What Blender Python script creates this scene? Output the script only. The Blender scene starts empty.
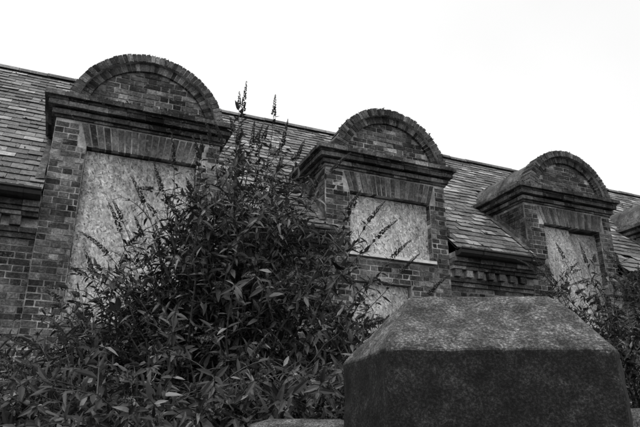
import bpy, math, random, bmesh
from mathutils import Vector, noise
random.seed(7)
R=random.random
def U(a,b): return a+(b-a)*random.random()
sc=bpy.context.scene
sc.view_settings.view_transform='Standard'; sc.view_settings.look='None'; sc.view_settings.exposure=0

# ---------------------------------------------------------------- mesh builder
class MB:
    def __init__(s): s.v=[];s.f=[];s.sh=[]
    def poly(s,pts,faces,shade):
        b=len(s.v); s.v.extend([tuple(p) for p in pts])
        for f in faces: s.f.append(tuple(b+i for i in f)); s.sh.append(shade)
    def box(s,x0,x1,y0,y1,z0,z1,shade=.5,j=0):
        p=[(x0,y0,z0),(x1,y0,z0),(x1,y1,z0),(x0,y1,z0),(x0,y0,z1),(x1,y0,z1),(x1,y1,z1),(x0,y1,z1)]
        if j: p=[(a+U(-j,j),b+U(-j,j),c+U(-j,j)) for a,b,c in p]
        s.poly(p,[(0,3,2,1),(4,5,6,7),(0,1,5,4),(1,2,6,5),(2,3,7,6),(3,0,4,7)],shade)
    def prism_x(s,prof,x0,x1,shade=.5):
        n=len(prof)
        p=[(x0,y,z) for y,z in prof]+[(x1,y,z) for y,z in prof]
        f=[tuple(range(n-1,-1,-1)),tuple(range(n,2*n))]+[(i,(i+1)%n,n+(i+1)%n,n+i) for i in range(n)]
        s.poly(p,f,shade)
    def prism_y(s,pl,y0,y1,shade=.5):
        n=len(pl)
        p=[(x,y0,z) for x,z in pl]+[(x,y1,z) for x,z in pl]
        f=[tuple(range(n)),tuple(range(2*n-1,n-1,-1))]+[(i,n+i,n+(i+1)%n,(i+1)%n) for i in range(n)]
        s.poly(p,f,shade)
    def prism_z(s,pl,z0,z1,shade=.5):
        n=len(pl)
        p=[(x,y,z0) for x,y in pl]+[(x,y,z1) for x,y in pl]
        f=[tuple(range(n-1,-1,-1)),tuple(range(n,2*n))]+[(i,(i+1)%n,n+(i+1)%n,n+i) for i in range(n)]
        s.poly(p,f,shade)
    def obj(s,name,mat,parent=None,smooth=False):
        me=bpy.data.meshes.new(name); me.from_pydata(s.v,[],s.f)
        a=me.attributes.new('shade','FLOAT','FACE'); a.data.foreach_set('value',s.sh)
        if smooth: me.polygons.foreach_set('use_smooth',[True]*len(me.polygons))
        me.materials.append(mat); me.update()
        o=bpy.data.objects.new(name,me); sc.collection.objects.link(o)
        if parent: o.parent=parent
        return o
def empty(name):
    o=bpy.data.objects.new(name,None); sc.collection.objects.link(o); return o

# ---------------------------------------------------------------- materials
class NT:
    def __init__(s,name,rough=.9,spec=.2):
        s.m=bpy.data.materials.new(name); s.m.use_nodes=True
        s.t=s.m.node_tree; s.n=s.t.nodes; s.b=s.n['Principled BSDF']
        s.b.inputs['Roughness'].default_value=rough
        s.b.inputs['Specular IOR Level'].default_value=spec
        s.tc=s.n.new('ShaderNodeTexCoord').outputs['Object']
    def L(s,a,b): s.t.links.new(a,b)
    def mapn(s,scale=(1,1,1),rot=(0,0,0),src=None):
        m=s.n.new('ShaderNodeMapping'); m.inputs['Scale'].default_value=scale; m.inputs['Rotation'].default_value=rot
        s.L(src or s.tc,m.inputs['Vector']); return m.outputs[0]
    def noise(s,scale,detail=4,rough=.6,vec=None,dist=0):
        n=s.n.new('ShaderNodeTexNoise'); n.inputs['Scale'].default_value=scale
        n.inputs['Detail'].default_value=detail; n.inputs['Roughness'].default_value=rough
        n.inputs['Distortion'].default_value=dist
        s.L(vec or s.tc,n.inputs['Vector']); return n.outputs[0]
    def ramp(s,src,stops):
        r=s.n.new('ShaderNodeValToRGB'); e=r.color_ramp.elements
        while len(e)<len(stops): e.new(.5)
        for i,(p,c) in enumerate(stops): e[i].position=p; e[i].color=(c,c,c,1)
        s.L(src,r.inputs[0]); return r.outputs[0]
    def math(s,op,a,b=None,clamp=False):
        m=s.n.new('ShaderNodeMath'); m.operation=op; m.use_clamp=clamp
        for i,x in enumerate((a,b)):
            if x is None: continue
            if isinstance(x,(int,float)): m.inputs[i].default_value=x
            else: s.L(x,m.inputs[i])
        return m.outputs[0]
    def mix(s,f,a,b):
        m=s.n.new('ShaderNodeMix'); m.data_type='FLOAT'
        for k,x in ((0,f),(2,a),(3,b)):
            if isinstance(x,(int,float)): m.inputs[k].default_value=x
            else: s.L(x,m.inputs[k])
        return m.outputs[0]
    def attr(s,name='shade'):
        a=s.n.new('ShaderNodeAttribute'); a.attribute_name=name; return a.outputs['Fac']
    def out(s,val,bump=None,bd=.01,bs=.6):
        c=s.n.new('ShaderNodeCombineColor')
        for i in range(3): s.L(val,c.inputs[i])
        s.L(c.outputs[0],s.b.inputs['Base Color'])
        if bump is not None:
            b=s.n.new('ShaderNodeBump'); b.inputs['Distance'].default_value=bd; b.inputs['Strength'].default_value=bs
            s.L(bump,b.inputs['Height']); s.L(b.outputs[0],s.b.inputs['Normal'])
        return s.m

def mk_brick():
    t=NT('brick_faces')
    a=t.attr()
    n=t.noise(42,4,.75); big=t.noise(1.7,5,.7)
    v=t.math('MULTIPLY',a,t.ramp(n,[(.3,.35),(.5,.95),(.7,1.9)]))
    v=t.math('MULTIPLY',v,t.ramp(big,[(.36,.34),(.5,.95),(.62,1.75)]))
    eff=t.ramp(t.noise(9,6,.85),[(.55,0),(.66,.75)])
    v=t.mix(eff,v,.27)
    return t.out(v,n,.006,.8)
def mk_mortar():
    t=NT('mortar')
    v=t.ramp(t.noise(2.6,4,.7),[(.32,.08),(.5,.27),(.64,.6)])
    nn=t.noise(60,3,.7)
    v=t.math('MULTIPLY',v,t.ramp(nn,[(.3,.6),(.7,1.25)]))
    return t.out(v,nn,.005,.6)
def mk_slate():
    t=NT('roof_slate',.6,.4)
    n=t.noise(16,5,.75)
    v=t.math('MULTIPLY',t.attr(),t.ramp(n,[(.3,.5),(.7,1.7)]))
    v=t.math('MULTIPLY',v,t.ramp(t.noise(1.1,4,.65),[(.35,.65),(.65,1.45)]))
    lich=t.ramp(t.noise(34,3,.8),[(.57,0),(.66,.75)])
    v=t.mix(lich,v,.36)
    return t.out(v,n,.008,.6)
def mk_lead():
    t=NT('lead_sheet',.7,.3)
    n=t.noise(40,4,.75)
    v=t.ramp(t.noise(5,5,.75),[(.32,.03),(.5,.08),(.68,.22)])
    v=t.math('MULTIPLY',v,t.ramp(n,[(.3,.5),(.7,1.4)]))
    return t.out(v,n,.012,.8)
def mk_iron():
    t=NT('cast_iron_paint',.5,.4)
    v=t.ramp(t.noise(20,4,.7),[(.3,.015),(.6,.03),(.75,.07)])
    return t.out(v)
def mk_osb():
    t=NT('strand_board',.75,.3)
    outs=[]
    nn=t.n.new('ShaderNodeTexNoise'); nn.inputs['Scale'].default_value=10; nn.inputs['Detail'].default_value=2; t.L(t.tc,nn.inputs['Vector'])
    for i,(rot,sc_) in enumerate(((.5,(24,60,55)),(-.9,(20,60,62)),(1.9,(22,60,58)))):
        m=t.mapn((1,1,1),(0,rot,0)); m2=t.mapn(sc_,(0,0,0),m)
        vo=t.n.new('ShaderNodeTexVoronoi'); vo.inputs['Scale'].default_value=1.0; vo.feature='F1'
        nz=t.n.new('ShaderNodeVectorMath'); nz.operation='ADD'
        t.L(m2,nz.inputs[0]); t.L(nn.outputs[1],nz.inputs[1]); t.L(nz.outputs[0],vo.inputs['Vector'])
        sp=t.n.new('ShaderNodeSeparateColor'); t.L(vo.outputs['Color'],sp.inputs[0]); outs.append(sp.outputs[0])
    v=t.mix(t.ramp(t.noise(30,2),[(.45,0),(.55,1)]),outs[0],outs[1])
    v=t.mix(t.ramp(t.noise(24,2,.5,t.mapn((1,1,1),(1,2,3))),[(.48,0),(.54,1)]),v,outs[2])
    v=t.ramp(v,[(0,.15),(.2,.34),(.6,.54),(.9,.70),(1,.9)])
    st=t.ramp(t.noise(1.9,8,.82,t.mapn((1.8,1,.9))),[(.36,.40),(.47,.78),(.57,1.1)])
    run=t.ramp(t.noise(1.0,4,.7,t.mapn((9,1,.7))),[(.36,.78),(.5,1.0)])
    v=t.math('MULTIPLY',t.math('MULTIPLY',v,st),run)
    v=t.math('MULTIPLY',v,t.attr())
    return t.out(v)
def mk_stone():
    t=NT('weathered_sandstone',.85,.3)
    f=t.noise(130,4,.8)
    m=t.noise(13,6,.75)
    g=t.ramp(f,[(.33,.22),(.5,.75),(.62,2.4)])
    mm=t.ramp(m,[(.34,.32),(.5,.85),(.64,2.0)])
    v=t.math('MULTIPLY',t.math('MULTIPLY',g,mm),.072)
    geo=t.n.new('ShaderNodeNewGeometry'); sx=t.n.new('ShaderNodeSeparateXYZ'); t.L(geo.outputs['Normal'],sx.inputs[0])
    up=t.ramp(sx.outputs[2],[(.1,.28),(.55,1.4)])  # upright faces darkened for soot and shade, slope's lit tone painted into colour
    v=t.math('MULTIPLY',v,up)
    lich=t.ramp(t.noise(38,5,.8),[(.60,0),(.67,.6)])   # lichen takes on the washed slope only
    v=t.mix(t.math('MULTIPLY',lich,t.ramp(sx.outputs[2],[(.2,0),(.5,1)])),v,.24)
    return t.out(v,f,.007,.9)
def mk_leaf():
    t=NT('buddleia_leaf',.5,.4)
    geo=t.n.new('ShaderNodeNewGeometry')
    a=t.attr()
    v=t.mix(geo.outputs['Backfacing'],a,t.math('ADD',t.math('MULTIPLY',a,1.2),.05))
    return t.out(v)
def mk_plain(name,a,b,scale=20,rough=.9):
    t=NT(name,rough); n=t.noise(scale,4,.7); v=t.ramp(n,[(.3,a),(.7,b)])
    return t.out(v,n,.01,.6)

H=(math.cos(math.radians(66.75)),math.sin(math.radians(66.75)))
def PL(r,h):  # site grid: r along the lane verge, h towards the school
    return (r*H[1]+h*H[0], -r*H[0]+h*H[1])

BR=mk_brick(); MO=mk_mortar(); SL=mk_slate(); LE=mk_lead(); IR=mk_iron(); OSB=mk_osb(); ST=mk_stone(); LF=mk_leaf()
WOOD=mk_plain('bare_twig_bark',.04,.12,40); MOSS=mk_plain('moss',.015,.06,60); SILL=mk_plain('painted_sill',.5,.85,15,.6)
STN=mk_plain('stone_sill',.06,.22,15,.8)

# ---------------------------------------------------------------- school building
B=empty('brick_school_building')
D=7.0; WY=7.06; X0=-.44; SP=3.53
ZC=5.25; RO=.975; AX=.055
def DX(i): return X0+SP*i+(.03 if i>=2 else 0)
def DW(i): return 2.0 if i<2 else 1.90
doors=range(-2,7); XL,XR=-9.0,26.0
bricks=MB(); core=MB(); lead=MB(); slate=MB(); iron=MB(); moss=MB(); weeds=MB(); boards=MB(); sill=MB(); sill2=MB(); screws=MB()
def bshade():
    k=R()
    if k<.2: return U(.02,.045)
    if k<.87: return U(.05,.12)
    return U(.14,.24)
CH=.075; BL=.225; BH=.1125
def course_x(x0,x1,z,y,dep=.05,ok=None,k=0):
    seq=[BL,BH]; x=math.floor(x0/(BL+BH))*(BL+BH)-(BL+BH)+(.168 if k%2 else 0); i=0
    while x<x1:
        w=seq[i%2]; i+=1
        a=max(x,x0)+.006; b=min(x+w,x1)-.006; x+=w
        if b-a<.02: continue
        if ok and not ok((a+b)/2,z+CH/2,b-a): continue
        if R()<.006: continue
        p=U(.001,.009)
        bricks.box(a+U(0,.003),b-U(0,.003),y-p,y+dep,z+.0075,z+CH-.0075,bshade(),.0025)
def face_x(x0,x1,z0,z1,y,ok=None):
    k=int(round(z0/CH)); z=k*CH
    while z<z1-.01:
        if z+CH>z0+.01 and z+CH<=z1+.012: course_x(x0,x1,z,y,ok=ok,k=k)
        z+=CH;k+=1
def face_y(y0,y1,z0,z1,x,sgn):
    k=int(round(z0/CH)); z=k*CH
    while z<z1-.01:
        if z+CH<=z1+.012:
            y=y0-(0 if k%2 else .1125)
            i=0
            while y<y1:
                w=[BL,BH][i%2]; i+=1
                a=max(y,y0)+.005;b=min(y+w,y1)-.005;y+=w
                if b-a<.02: continue
                p=U(.002,.01)
                if sgn<0: bricks.box(x-p,x+.04,a,b,z+.006,z+CH-.006,bshade(),.002)
                else: bricks.box(x-.04,x+p,a,b,z+.006,z+CH-.006,bshade(),.002)
        z+=CH;k+=1
def band(x0,x1,yf,yb,z0,z1,side=None,ln=.225,dk=1.0):
    core.box(x0+.012,x1-.012,yf+.014,yb,z0+.003,z1-.003)
    x=x0
    while x<x1-.02:
        b=min(x+ln,x1)
        if x1-b<.05: b=x1
        p=U(-.004,.004)
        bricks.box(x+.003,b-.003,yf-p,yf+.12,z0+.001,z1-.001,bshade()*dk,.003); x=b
    if side:
        for sx,(xa,xb) in ((-1,(x0,x0+.12)),(1,(x1-.12,x1))):
            y=yf+.123
            while y<side:
                b=min(y+ln,side)
                p=U(-.003,.003)
                bricks.box(xa-(p if sx<0 else 0),xb+(p if sx>0 else 0),y+.003,b-.003,z0+.002,z1-.002,bshade()*dk,.0015); y=b
def lump(mb,c,s,sh=.5):
    vs=[c+Vector((U(-1,1),U(-1,1),U(-.3,1)))*s for _ in range(5)]
    mb.poly(vs,[(0,1,2),(0,2,3),(0,3,4),(0,4,1),(1,2,4),(2,3,4)],sh)

def dormer(i):
    x0=DX(i); W=DW(i); x1=x0+W; xc=x0+W/2+AX; wl=x0+.38; wr=x1-.28
    wt=4.82
    wb=3.91 if i==1 else (3.0 if i==2 else 2.72)
    lw=(i==1)
    core.box(x0,wl,D,D+.35,0,5.14); core.box(wr,x1,D,D+.35,0,5.14)
    core.box(wl,wr,D,D+.35,wt,5.14)
    if lw:
        lx0,lx1,lz0,lz1=x0+.38,x0+1.32,1.5,3.52
        core.box(wl,wr,D,D+.35,lz1,wb-.06)
        core.box(lx1,wr,D,D+.35,lz0,lz1); core.box(wl,wr,D,D+.35,0,lz0)
    else:
        core.box(wl,wr,D,D+.35,0,wb-.06)
    def ok(x,z,w):
        if wl-w*.3<x<wr+w*.3 and wb-.06<z<wt: return False
        if wl-.09<x<wr+.09 and wt-.01<z<5.09: return False
        if lw and lx0-.02<x<lx1+.02 and lz0<z<lz1: return False
        return True
    def fx(a,b,z0,z1): face_x(a,b,z0,z1,D,ok)
    zb=1.2
    if -1<=i<=5:
        fx(x0,wl,zb,4.80); fx(wr,x1,zb,4.80)
        if lw:
            fx(wl,wr,3.6,wb-.06); fx(lx1,wr,zb,3.6); fx(lx0,lx1,3.525,3.6)
        else: fx(wl,wr,zb,wb-.06)
        fx(x0,wl-.10,4.80,5.1); fx(wr+.10,x1,4.80,5.1)
        face_y(D+.004,D+.12,wb,4.80,wl,1); face_y(D+.004,D+.12,wb,4.80,wr,-1)
    n=18
    for k in range(n):
        fa=k/n; fb=(k+1)/n
        bx0=wl-.005+(wr-wl+.01)*fa; bx1=wl-.005+(wr-wl+.01)*fb
        tx0=wl-.095+(wr-wl+.19)*fa; tx1=wl-.095+(wr-wl+.19)*fb
        y0=D-U(.006,.012); g=.008
        zt=5.115+U(-.004,.003); zz=wt+U(-.004,.004)
        sh=U(.04,.09) if k%2 else U(.06,.14)
        bricks.poly([(bx0+g,y0,zz),(bx1-g,y0,zz),(bx1-g,D+.11,zz),(bx0+g,D+.11,zz),
                     (tx0+g,y0,zt),(tx1-g,y0,zt),(tx1-g,D+.11,zt),(tx0+g,D+.11,zt)],
                    [(0,3,2,1),(4,5,6,7),(0,1,5,4),(1,2,6,5),(2,3,7,6),(3,0,4,7)],sh)
    core.box(x0+.002,x0+.25,D+.35,8.35,3.8,5.14); core.box(x1-.25,x1-.002,D+.35,8.35,3.8,5.14)
    face_y(D+.02,8.1,4.05,5.14,x0,-1)
    face_y(D+.02,8.1,4.05,5.14,x1,1)
    by=D+.085
    if i==2:   # sheet split on a slant, one half slipped back
        xa,xb=wl+.62,wl+.95
        boards.prism_y([(wl+.006,wb),(xb-.008,wb),(xa-.008,wt-.03),(wl+.006,wt-.012)],by,by+.018,.85)
        boards.prism_y([(xb+.012,wb),(wr-.006,wb),(wr-.006,wt-.05),(xa+.012,wt-.07)],by+.022,by+.04,.62)
    else:
        xm=wl+.74; f=.95 if i==0 else 1.0
        boards.box(wl+.006,xm-.002,by,by+.018,wb,wt-U(.01,.03),f,.002)
        boards.box(xm+.002,wr-.006,by+.003,by+.021,wb,wt-U(.01,.03),f*U(.9,1.0),.002)
    if lw:
        boards.box(lx0+.01,lx1-.01,by,by+.018,lz0,lz1-.01,.95)
        core.box(lx0,lx1,by+.12,by+.2,lz0,lz1)
    core.box(wl,wr,by+.12,by+.2,wb,wt,.5)
    for q in range(10):
        sx=random.choice((wl+.04,wr-.04,wl+.7,wl+.78)); sz=U(wb+.1,wt-.1)
        screws.box(sx-.006,sx+.006,by-.004,by+.001,sz-.006,sz+.006,.1)
    if i==1: sill.box(wl-.05,wr+.03,D-.05,D+.08,wb-.045,wb-.002)
    else: sill2.box(wl-.03,wr+.03,D-.035,D+.08,wb-.057,wb-.004,.4)
    for z0,z1,p,dk in ((5.14,5.175,.025,.9),(5.175,5.235,.06,.75),(5.235,5.262,.03,.3),(5.262,5.325,.11,.8),(5.325,5.36,.12,.4),(5.36,5.425,.16,1.0)):  # recessed courses get darker brick: their shadow is painted into the tone
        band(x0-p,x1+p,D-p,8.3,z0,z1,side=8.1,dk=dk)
    lead.poly([(x0-.14,D-.14,5.427),(x1+.14,D-.14,5.427),(x1+.14,D+.0,5.475),(x0-.14,D+.0,5.475)],[(0,1,2,3)],.5)
    Ro=RO-(2.0-W)*.45; zc=ZC+(RO-Ro)*.6; ri=Ro-.215; h0=5.43-zc
    n=28; Rt=Ro-.085; a0=math.asin(h0/Rt)
    pts=[(xc+Rt*math.cos(a0+(math.pi-2*a0)*k/n),zc+Rt*math.sin(a0+(math.pi-2*a0)*k/n)) for k in range(n+1)]
    m=len(pts)
    core.poly([(x,D+.0,z) for x,z in pts]+[(x,D+.3,z) for x,z in pts],[tuple(range(m-1,-1,-1)),tuple(range(m,2*m))]+[(k,(k+1)%m,m+(k+1)%m,m+k) for k in range(m)],.5)
    def okt(x,z,w): return math.hypot(abs(x-xc)+w*.3,z-zc)<ri+.04 and z>5.44
    face_x(xc-ri-.03,xc+ri+.03,5.45,6.15,D-.004,okt)
    for (ra,rb,yf,nn) in ((ri,ri+.105,D-.045,38),(ri+.112,Ro,D-.10,44)):
        s0=math.asin(h0/rb)
        for k in range(nn):
            t0=s0+(math.pi-2*s0)*k/nn+.0055; t1=s0+(math.pi-2*s0)*(k+1)/nn-.0055
            q=U(-.004,.005)*(3 if i in(1,) and rb>.9 else 1.4); y0=yf+U(-.005,.005)
            P=[]
            for yy in (y0,D+.16):
                for rr,tt in ((ra,t0),(ra,t1),(rb+q,t1),(rb+q,t0)):
                    P.append((xc+rr*math.cos(tt),yy,zc+rr*math.sin(tt)))
            bricks.poly(P,[(0,1,2,3),(7,6,5,4),(0,4,5,1),(1,5,6,2),(2,6,7,3),(3,7,4,0)],bshade()*.9)
    s0=math.asin(h0/Ro); n=40
    for (ra,rb,y0) in ((ri+.003,ri+.11,D-.036),(ri+.11,Ro-.006,D-.09)):
        for k in range(n):
            t0=s0+(math.pi-2*s0)*k/n; t1=s0+(math.pi-2*s0)*(k+1)/n
            Q=[(xc+rr*math.cos(tt),yy,zc+rr*math.sin(tt)) for yy in (y0,D+.15) for rr,tt in ((ra,t0),(ra,t1),(rb,t1),(rb,t0))]
            core.poly(Q,[(0,1,2,3),(0,4,5,1),(2,6,7,3)],.5)
    Rb=Ro-.035; n=36; ys=[D+.12+.16*k for k in range(15)]
    P=[];F=[]
    for y in ys:
        for k in range(n+1):
            t=s0+(math.pi-2*s0)*k/n; rr=Rb+.012*noise.noise(Vector((k*.4+i*9,y*2.4,0)))
            P.append((xc+rr*math.cos(t),y,zc+rr*math.sin(t)))
    for a in range(len(ys)-1):
        for k in range(n): F.append((a*(n+1)+k,a*(n+1)+k+1,(a+1)*(n+1)+k+1,(a+1)*(n+1)+k))
    lead.poly(P,F,.5)
    for yy in (D+.75,D+1.35):
        P=[];F=[]
        for k in range(n+1):
            t=s0+(math.pi-2*s0)*k/n
            for rr,dy in ((Rb,-.02),(Rb+.02,-.01),(Rb+.02,.01),(Rb,.02)): P.append((xc+rr*math.cos(t),yy+dy,zc+rr*math.sin(t)))
        for k in range(n):
            for q in range(3): F.append((k*4+q,k*4+q+1,k*4+5+q,k*4+4+q))
        lead.poly(P,F,.5)
    for q in range(160 if i!=1 else 460):
        t=math.pi/2+random.gauss(0,.55); t=min(max(t,.3),2.85)
        y=D+U(-.1,.12)
        lump(moss,Vector((xc+(Ro-.003)*math.cos(t),y,zc+(Ro-.003)*math.sin(t))),U(.008,.03 if i==1 else .022))
    for q in range(46 if i in(0,1) else 10):
        t=math.pi/2+random.gauss(.15 if i==0 else -.1,.3); y=D+U(-.08,.12)
        c=Vector((xc+(Ro-.005)*math.cos(t),y,zc+(Ro-.005)*math.sin(t)))
        for b in range(6):
            d=Vector((U(-.8,.8),U(-.5,.5),U(.4,1))).normalized()*U(.02,.06 if R()<.9 else .13); w=Vector((U(-1,1),U(-1,1),0)).normalized()*.005
            weeds.poly([c-w,c+w,c+d],[(0,1,2)],U(.03,.09))
    for q in range(90):
        lump(moss,Vector((U(x0-.14,x1+.14),D-U(.02,.15),5.44)),U(.008,.022))
for i in doors: dormer(i)

EY,EZ=6.80,4.10; RY,RZ=10.26,7.53
edges=[XL]+[v for i in doors for v in (DX(i),DX(i)+DW(i))]+[XR]
gaps=[(edges[k],edges[k+1]) for k in range(0,len(edges),2)]
for gi,(a,b) in enumerate(gaps):
    core.box(a,b,WY,D+.35,0,4.02)
    if b>-3.2 and a<16: face_x(a,b,1.2,3.6,WY)
    for z0,z1,y,dk in ((3.60,3.66,7.02,.9),(3.66,3.72,6.985,.8)): band(a+.002,b-.002,y,WY+.1,z0,z1,dk=dk)
    core.box(a+.004,b-.004,7.0,WY+.1,3.72,3.83)
    x=a+.05
    while x<b-.12:
        bricks.box(x,x+.11,6.93,7.05,3.724,3.828,bshade()*1.1,.003); x+=.20
    for z0,z1,y,dk in ((3.83,3.88,6.91,.8),(3.88,3.925,6.875,.6),(3.925,3.99,6.84,.9)): band(a+.002,b-.002,y,WY+.1,z0,z1,dk=dk)
    prof=[(6.838,3.995),(6.74,3.995),(6.70,4.02),(6.69,4.06),(6.665,4.075),(6.665,4.095),(6.685,4.095),(6.705,4.075),(6.82,4.06),(6.838,4.09)]
    iron.prism_x(prof,a+.003,b-.003)
    x=a+.4
    while x<b:
        iron.prism_x([(6.836,3.988),(6.735,3.988),(6.69,4.015),(6.68,4.06),(6.655,4.07),(6.655,4.10),(6.69,4.10)],x,x+.05); x+=.9
    core.box(a+.004,b-.004,6.86,7.3,3.99,4.07)
sl=math.hypot(RY-EY,RZ-EZ); sv=Vector((0,(RY-EY)/sl,(RZ-EZ)/sl)); nv=Vector((0,-sv.z,sv.y))
rows=int(sl/.165)+1
o=Vector((0,EY,EZ))
for k in range(rows):
    s0=k*.165; zrow=EZ+sv.z*s0
    segs=[(XL,XR)]
    if zrow<5.48: segs=gaps
    elif zrow<6.15:
        ed=[XL]
        for i in doors:
            hw=math.sqrt(max(0,(RO-.06-(2-DW(i))*.5)**2-(zrow-ZC)**2)); xc=DX(i)+DW(i)/2+AX; ed+= [xc-hw,xc+hw]
        ed.append(XR); segs=[(ed[q],ed[q+1]) for q in range(0,len(ed),2)]
    for a,b in segs:
        x=math.floor(a/.24)*.24-(.12 if k%2 else 0)
        while x<b:
            p=max(x,a)+.0025;q=min(x+.24,b)-.0025;x+=.24
            if q-p<.02 or R()<.005: continue
            sa=s0+U(-.010,.010)-(.035 if R()<.03 else 0); sb=min(s0+.25,sl)
            na=.023+U(-.003,.010); nb=.006
            sh=U(.05,.15) if R()<.78 else U(.17,.32)
            c1=o+sv*sa+nv*na; c2=o+sv*sb+nv*nb; c3=o+sv*sa+nv*(na-.014)
            r_=U(-.007,.007)
            slate.poly([(p,c1.y,c1.z),(q,c1.y,c1.z+r_),(q,c2.y,c2.z),(p,c2.y,c2.z)],[(0,1,2,3)],sh)
            slate.poly([(p,c1.y,c1.z),(q,c1.y,c1.z+r_),(p,c3.y,c3.z),(q,c3.y,c3.z+r_)],[(2,3,1,0)],.02)
def deck(a,b,s0,s1):
    c1=o+sv*s0-nv*.012; c2=o+sv*s1-nv*.012
    iron.poly([(a,c1.y,c1.z),(b,c1.y,c1.z),(b,c2.y,c2.z),(a,c2.y,c2.z)],[(0,1,2,3)],.5)
for a,b in gaps: deck(a,b,.02,1.9)
deck(XL,XR,1.9,sl)
BYK=2*RY-EY
lead.poly([(XL,RY,RZ),(XR,RY,RZ),(XR,BYK,EZ),(XL,BYK,EZ)],[(3,2,1,0)],.5)
core.box(XL,XR,BYK-.6,BYK-.25,0,EZ+.1)
for xg in (XL,XR):
    x_a,x_b=(xg,xg+.3) if xg<0 else (xg-.3,xg)
    core.prism_x([(WY+.4,0),(BYK-.7,0),(BYK-.7,EZ+.1),(RY,RZ-.25),(WY+.4,EZ+.25)],x_a,x_b)
x=XL
while x<XR:
    P=[];F=[];n=8;dz=U(-.006,.012);rr=.10
    for xx in (x+.003,x+.447):
        for k in range(n+1):
            t=math.pi*k/n; P.append((xx,RY+rr*math.cos(t)*1.1,RZ-.03+dz+rr*math.sin(t)))
    for k in range(n): F.append((k,k+1,n+2+k,n+1+k))
    slate.poly(P,F,U(.06,.16)); x+=.45
iron.box(XL,XR,RY-.06,RY+.06,RZ-.1,RZ+.03)
for i in doors:
    for sx,x in ((-1,DX(i)),(1,DX(i)+DW(i))):
        c1=o+sv*.25+nv*.035; c2=o+sv*1.95+nv*.035
        xo=x+sx*.11
        lead.poly([(x,c1.y,c1.z+.02),(xo,c1.y,c1.z),(xo,c2.y,c2.z),(x,c2.y,c2.z+.02)],[(0,1,2,3)],.5)
        xi=x+sx*.014
        lead.poly([(xi,c1.y,c1.z),(xi,c2.y,c2.z),(xi,c2.y,c2.z+.12),(xi,c1.y,c1.z+.12)],[(0,1,2,3)],.5)
for q in range(1500):
    a,b=random.choice(gaps); lump(moss,Vector((U(a,b),U(6.68,6.80),4.095)),U(.008,.022))
for q in range(1100):   # moss cushions lodged at slate tails
    k=random.randrange(1,rows-1); c=o+sv*(k*.165+U(-.01,.01))+nv*.028; x=U(-3,14)
    if c.z<6.3 and any(DX(i)-.05<x<DX(i)+DW(i)+.1 for i in doors): continue
    lump(moss,Vector((x,c.y,c.z)),U(.008,.024))
bricks.obj('facing_bricks',BR,B); core.obj('wall_core',MO,B); lead.obj('barrel_roofs_and_flashing',LE,B)
slate.obj('roof_slates',SL,B); iron.obj('gutter_and_roof_battens',IR,B); moss.obj('roof_moss',MOSS,B); weeds.obj('roof_weeds',LF,B)
boards.obj('window_boards',OSB,B); sill.obj('painted_window_sill',SILL,B); sill2.obj('stone_window_sills',STN,B); screws.obj('board_screws',IR,B)

# ---------------------------------------------------------------- gate pier
GP=empty('stone_gate_pier')
plan=[(.08,2.12),(.19,1.69),(.82,1.66),(1.16,2.33),(1.02,2.72),(.22,2.70)]
top=[(.30,2.12),(.294,1.95),(.754,1.92),(.90,2.20),(.84,2.36),(.36,2.36)]
def loft(name,rings,mat,parent,amp=.004,bev=.012):
    bm=bmesh.new(); vs=[]
    for pl,z in rings: vs.append([bm.verts.new((*PL(r,h),z)) for r,h in pl])
    n=len(rings[0][0])
    bm.faces.new(vs[0][::-1]); bm.faces.new(vs[-1])
    for a,b in zip(vs,vs[1:]):
        for k in range(n): bm.faces.new((a[k],a[(k+1)%n],b[(k+1)%n],b[k]))
    bmesh.ops.recalc_face_normals(bm,faces=bm.faces)
    if bev: bmesh.ops.bevel(bm,geom=list(bm.edges),offset=bev,segments=3,profile=.6,affect='EDGES')
    bmesh.ops.triangulate(bm,faces=bm.faces)
    for it in range(6):
        es=[e for e in bm.edges if e.calc_length()>.018]
        if not es: break
        bmesh.ops.subdivide_edges(bm,edges=es,cuts=1)
        bmesh.ops.triangulate(bm,faces=[f for f in bm.faces if len(f.verts)>3])
    bm.normal_update()
    for v in bm.verts:
        c=v.co; d=noise.fractal(c*7,1.0,2.0,3)*amp*1.6+noise.noise(c*25)*amp*.3
        v.co=c+v.normal*d
    me=bpy.data.meshes.new(name); bm.to_mesh(me); bm.free(); me.materials.append(mat)
    me.polygons.foreach_set('use_smooth',[True]*len(me.polygons))
    ob=bpy.data.objects.new(name,me); sc.collection.objects.link(ob); ob.parent=parent; return ob
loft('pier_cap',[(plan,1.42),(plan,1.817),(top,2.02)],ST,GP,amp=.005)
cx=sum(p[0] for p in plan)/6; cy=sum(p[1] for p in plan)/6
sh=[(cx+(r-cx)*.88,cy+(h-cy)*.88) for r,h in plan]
loft('pier_shaft',[(sh,0),(sh,1.425)],ST,GP,bev=.01)

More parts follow.
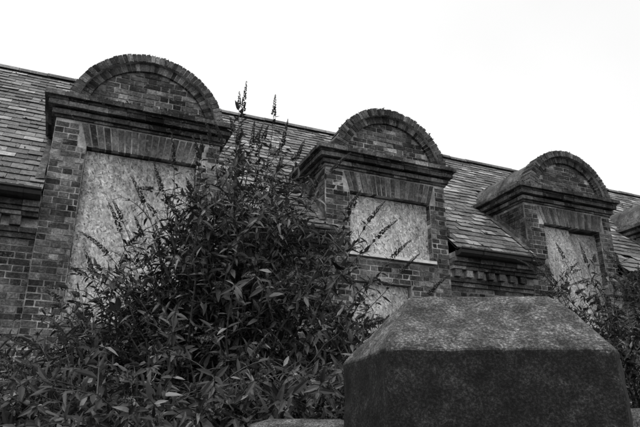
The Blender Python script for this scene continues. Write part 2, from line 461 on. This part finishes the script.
# ---------------------------------------------------------------- garden wall with rounded coping
GW=empty('garden_wall')
wb_=MB()
def wallrun(r0,h0,r1,h1,ztop,ztop2):
    ln=math.hypot(r1-r0,h1-h0); n=max(1,int(ln/.42))
    dr,dh=(r1-r0)/ln,(h1-h0)/ln; pr,ph=-dh,dr
    for k in range(n):
        s0=ln*k/n+.004; s1=ln*(k+1)/n-.004; z=(ztop if k==0 else ztop2)+U(-.012,.012)+(.035 if k==4 else 0)
        P=[];F=[];m=10;segs=6
        for q in range(segs+1):
            s=s0+(s1-s0)*q/segs; e=.88 if q in(0,segs) else 1
            for a in range(m+1):
                t=math.pi*a/m; w=.16*math.cos(t)*e; hh=.12*math.sin(t)*e
                rr=r0+dr*s+pr*w; hq=h0+dh*s+ph*w
                nz=noise.noise(Vector((rr*9,hq*9,a)))*.010
                P.append((*PL(rr,hq),z-.12+hh+nz))
        for q in range(segs):
            for a in range(m): F.append((q*(m+1)+a,q*(m+1)+a+1,(q+1)*(m+1)+a+1,(q+1)*(m+1)+a))
        F.append(tuple(range(m+1))); F.append(tuple(segs*(m+1)+a for a in range(m,-1,-1)))
        wb_.poly(P,F,.5)
    c=[(r0+pr*.125,h0+ph*.125),(r1+pr*.125,h1+ph*.125),(r1-pr*.125,h1-ph*.125),(r0-pr*.125,h0-ph*.125)]
    wb_.prism_z([PL(*q) for q in c],0,ztop2-.11,.5)
wallrun(.15,2.45,-3.2,2.75,1.655,1.60); wallrun(1.15,2.5,4.2,2.5,1.68,1.66)
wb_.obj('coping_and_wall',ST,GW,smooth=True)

# ---------------------------------------------------------------- buddleia
def leaf(mb,p,d,up,L,w,sh):
    side=d.cross(up)
    if side.length<1e-3: return
    side.normalize(); nn=side.cross(d).normalized()
    tw=U(-.5,.5); side=(side*math.cos(tw)+nn*math.sin(tw)).normalized(); nn=side.cross(d).normalized()
    droop=U(.05,.4)*L; c1=p+d*(L*.33)-nn*(droop*.12); c2=p+d*(L*.68)-nn*(droop*.5); tp=p+d*L-nn*droop
    f=w*.28
    P=[p,c1-side*w+nn*f,c1,c1+side*w+nn*f,c2-side*w*.72+nn*f*.7,c2,c2+side*w*.72+nn*f*.7,tp]
    mb.poly(P,[(0,2,1),(0,3,2),(1,2,5,4),(2,3,6,5),(4,5,7),(5,6,7)],sh)
def tube(mb,pts,r0,r1,sh=.5,n=4):
    P=[];F=[];m=len(pts)
    for k,p in enumerate(pts):
        d=(pts[min(k+1,m-1)]-pts[max(k-1,0)]).normalized()
        a=d.cross(Vector((.3,.9,.1))).normalized(); b=d.cross(a); r=r0+(r1-r0)*k/(m-1)
        for q in range(n):
            t=2*math.pi*q/n; P.append(p+a*(r*math.cos(t))+b*(r*math.sin(t)))
    for k in range(m-1):
        for q in range(n): F.append((k*n+q,k*n+(q+1)%n,(k+1)*n+(q+1)%n,(k+1)*n+q))
    mb.poly(P,F,sh)
def spike(mb,p,d,L):
    n=int(L/.007); a=d.orthogonal().normalized(); b=d.cross(a)
    q=p.copy(); dd=d.copy()
    for k in range(n):
        f=k/n; r=.018*(1-f)**.7+.003
        dd=(dd+Vector((0,0,-.012))).normalized(); q=q+dd*(L/n)
        for s in range(4):
            t=U(0,6.28); oo=(a*math.cos(t)+b*math.sin(t)); c=q+oo*r*.5; e=c+oo*r*.8+dd*.006
            sd=dd.cross(oo)*r*.6
            mb.poly([c-sd,e,c+sd,c+dd*.009],[(0,1,2),(1,2,3)],U(.02,.07))
def leafshade():
    k=R()
    return U(.008,.03) if k<.57 else (U(.035,.08) if k<.88 else U(.11,.22))
def shoot(lv,st,pts,L0,L1,r0,r1,t0=.0,step=.06,term=False,sl_=(.09,.2)):
    tube(st,pts,r0,r1)
    segl=[(pts[k+1]-pts[k]).length for k in range(len(pts)-1)]; tot=sum(segl)
    s=tot*t0; ang=U(0,3)
    while s<tot:
        acc=0;k=0
        while k<len(segl)-1 and acc+segl[k]<s: acc+=segl[k];k+=1
        f=(s-acc)/max(segl[k],1e-5); p=pts[k].lerp(pts[k+1],min(f,1)); ax=(pts[k+1]-pts[k]).normalized()
        a=ax.orthogonal().normalized(); b=ax.cross(a)
        fr=s/tot
        for sg in (0,math.pi):
            if R()<.12: continue
            t=ang+sg+U(-.3,.3); oo=a*math.cos(t)+b*math.sin(t)
            d=(oo*U(.6,1.1)+ax*U(.25,.9)+Vector((0,0,U(-.6,.15)))).normalized()
            L=U(L0,L1)*(1.15-.5*fr)
            leaf(lv,p,d,(ax+Vector((0,0,.6))).normalized(),L,L*U(.12,.175),leafshade())
        ang+=math.pi/2+U(-.2,.2); s+=step*U(.8,1.2)
    ax=(pts[-1]-pts[-2]).normalized()
    if term: spike(lv,pts[-1],ax,U(*sl_))
    else:
        for q in range(3): leaf(lv,pts[-1],(ax+Vector((U(-.5,.5),U(-.5,.5),U(-.3,.3)))).normalized(),Vector((U(-.3,.3),U(-.3,.3),1)),U(.04,.08),.009,leafshade())
def bez(a,b,c,n=12):
    return [a*(1-t)**2+b*(2*t*(1-t))+c*t*t for t in [k/n for k in range(n+1)]]
def bush(name,root,tips,subs=6,LL=(.085,.155)):
    ob=empty(name); lv=MB(); st=MB()
    for tip,kind in tips:
        r=root+Vector((U(-.35,.35),U(-.35,.35),0))
        hd=tip-r
        tall=kind=='t'
        ctrl=Vector((r.x+hd.x*U(.25,.5),r.y+hd.y*U(.25,.5),r.z+hd.z*(U(.75,1.0) if not tall else U(.55,.8))+.1))
        pts=bez(r,ctrl,tip,14)
        for k in range(1,len(pts)-1): pts[k]=pts[k]+Vector((U(-1,1),U(-1,1),U(-1,1)))*.02
        shoot(lv,st,pts,LL[0],LL[1],U(.008,.014),.0022,t0=.45 if not tall else .35,step=.062 if not tall else .06,term=(tall or R()<.3),sl_=(.09,.2) if not tall else (.14,.27))
        for q in range(subs):
            k=int(U(.42,.95)*14); k=min(k,13); p=pts[k]; ax=(pts[k+1]-pts[k]).normalized()
            out=Vector((U(-1,1),U(-1,1),U(-.15,.6))).normalized()
            d=(ax*(.6 if not tall else .9)+out).normalized(); l=U(.16,.5)*(0.62 if tall else 1)
            e=p+d*l+Vector((0,0,-.10*l)); cc=p+d*l*.5+Vector((0,0,.10*l+.02))
            shoot(lv,st,bez(p,cc,e,6),LL[0]*.75,LL[1]*.85,.004,.0015,t0=.12,step=.05,term=R()<(.6 if tall else .22))
    lv.obj('leaves_and_flower_spikes',LF,ob); st.obj('stems',WOOD,ob)
    return ob,len(lv.f)
def interp(tab,x):
    for (a,va),(b,vb) in zip(tab,tab[1:]):
        if a<=x<=b: return va+(vb-va)*(x-a)/(b-a)
    return tab[0][1] if x<tab[0][0] else tab[-1][1]
prof=[(-2.6,1.8),(-2.1,2.25),(-1.7,2.6),(-1.3,2.9),(-1.0,3.2),(-.75,3.45),(-.45,3.55),(-.1,3.35),(.15,3.05),(.4,2.6),(.75,1.95)]
tips=[]
def T(r,h,z): return Vector((*PL(r,h),z))
for q in range(300):
    r=U(-2.5,.64) if R()<.65 else random.gauss(-.6,.5); r=min(max(r,-2.6),.64)
    zt=interp(prof,r); z=zt-(zt-1.3)*R()**1.15; h=4.3+U(-.75,.6)
    tips.append((T(r,h,z),'n'))
for r,z in [(-.71,4.24),(-.40,4.14),(-.56,3.9),(-.85,3.7),(-1.12,3.5),(-1.5,3.0),(-1.32,3.2),(-.2,3.75),(.08,3.5),(.26,3.3),(.45,3.05),(.62,2.75),(.76,2.5),(-1.9,2.5),(-2.15,2.2),(-1.0,3.35),(-.3,3.7),(-.78,3.75),(-.05,3.5),(.2,3.15),(-1.25,2.95),(-1.7,2.7),(-.62,4.0),(-.47,3.85),(-.68,3.8),(-.95,3.6),(.38,3.15),(.55,2.85),(-1.6,2.85),(-1.42,3.05),(-1.05,3.1),(-1.85,2.75),(-2.3,2.1),(.7,2.3),(.82,2.2),(-.52,3.7),(-.35,3.6),(-.64,3.6),(-1.2,3.3),(-1.55,3.15),(-.98,3.75)]:
    tips.append((T(r,4.3+U(-.2,.25),z),'t'))
for q in range(85):
    r=U(-2.1,.12); h=U(2.55,3.4); tips.append((T(r,h,U(1.45,1.92)),'n'))
ob,n1=bush('buddleia_bush',T(-.75,4.5,0),tips)
tips=[]
for q in range(60): tips.append((T(3.75+U(-.75,.95),6.4+U(-.5,.5),U(1.6,3.3)),'n'))
for q in range(28): tips.append((T(3.15+U(-.75,1.0),6.4+U(-.2,.3),U(2.6,3.5)),'t'))
ob,n2=bush('buddleia_bush.001',T(3.7,6.6,0),tips,subs=5)
print('leaf faces',n1,n2)

# ---------------------------------------------------------------- ground
g=MB()
N=60; P=[];F=[]
for a in range(N+1):
    for b in range(N+1):
        u=(a/N*2-1);v=(b/N*2-1); x=4+abs(u)**2.5*math.copysign(400,u); y=4+abs(v)**2.5*math.copysign(400,v)
        P.append((x,y,.03*noise.noise(Vector((x*.7,y*.7,0)))-.03))
for a in range(N):
    for b in range(N): F.append((a*(N+1)+b,(a+1)*(N+1)+b,(a+1)*(N+1)+b+1,a*(N+1)+b+1))
g.poly(P,F,.5); g.obj('ground',mk_plain('rough_grass',.02,.06,3),smooth=True)

# ---------------------------------------------------------------- light, world, camera
sd=Vector((-.5,-.6,1.6)).normalized()
l=bpy.data.lights.new('sun','SUN'); l.energy=1.5; l.angle=math.radians(10); l.color=(1,.995,.99)
so=bpy.data.objects.new('sun',l); sc.collection.objects.link(so); so.rotation_euler=sd.to_track_quat('Z','Y').to_euler(); so.location=(0,0,20)
w=bpy.data.worlds.new('World'); sc.world=w; w.use_nodes=True; nt=w.node_tree; bg=nt.nodes['Background']
sky=nt.nodes.new('ShaderNodeTexSky'); sky.sky_type='NISHITA'; sky.sun_disc=False
sky.sun_elevation=math.asin(sd.z); sky.sun_rotation=math.atan2(sd.x,sd.y)
bw=nt.nodes.new('ShaderNodeRGBToBW'); nt.links.new(sky.outputs[0],bw.inputs[0])
tc=nt.nodes.new('ShaderNodeTexCoord'); no=nt.nodes.new('ShaderNodeTexNoise'); no.inputs['Scale'].default_value=1.4; no.inputs['Detail'].default_value=4
nt.links.new(tc.outputs['Generated'],no.inputs['Vector'])
mr=nt.nodes.new('ShaderNodeMapRange'); mr.inputs['From Min'].default_value=.3; mr.inputs['From Max'].default_value=.65
mr.inputs['To Min'].default_value=9.3; mr.inputs['To Max'].default_value=10.7; nt.links.new(no.outputs[0],mr.inputs['Value'])
mx=nt.nodes.new('ShaderNodeMix'); mx.data_type='FLOAT'; mx.inputs[0].default_value=.1
nt.links.new(mr.outputs[0],mx.inputs[2]); nt.links.new(bw.outputs[0],mx.inputs[3])
nt.links.new(mx.outputs[0],bg.inputs['Color']); bg.inputs['Strength'].default_value=.110
cam=bpy.data.cameras.new('camera'); cam.sensor_width=36; cam.lens=33.2; cam.clip_end=2000; cam.clip_start=.05
co=bpy.data.objects.new('camera',cam); sc.collection.objects.link(co)
co.location=(0,0,1.6); co.rotation_euler=(math.radians(110.2),0,math.radians(-23.25)); sc.camera=co
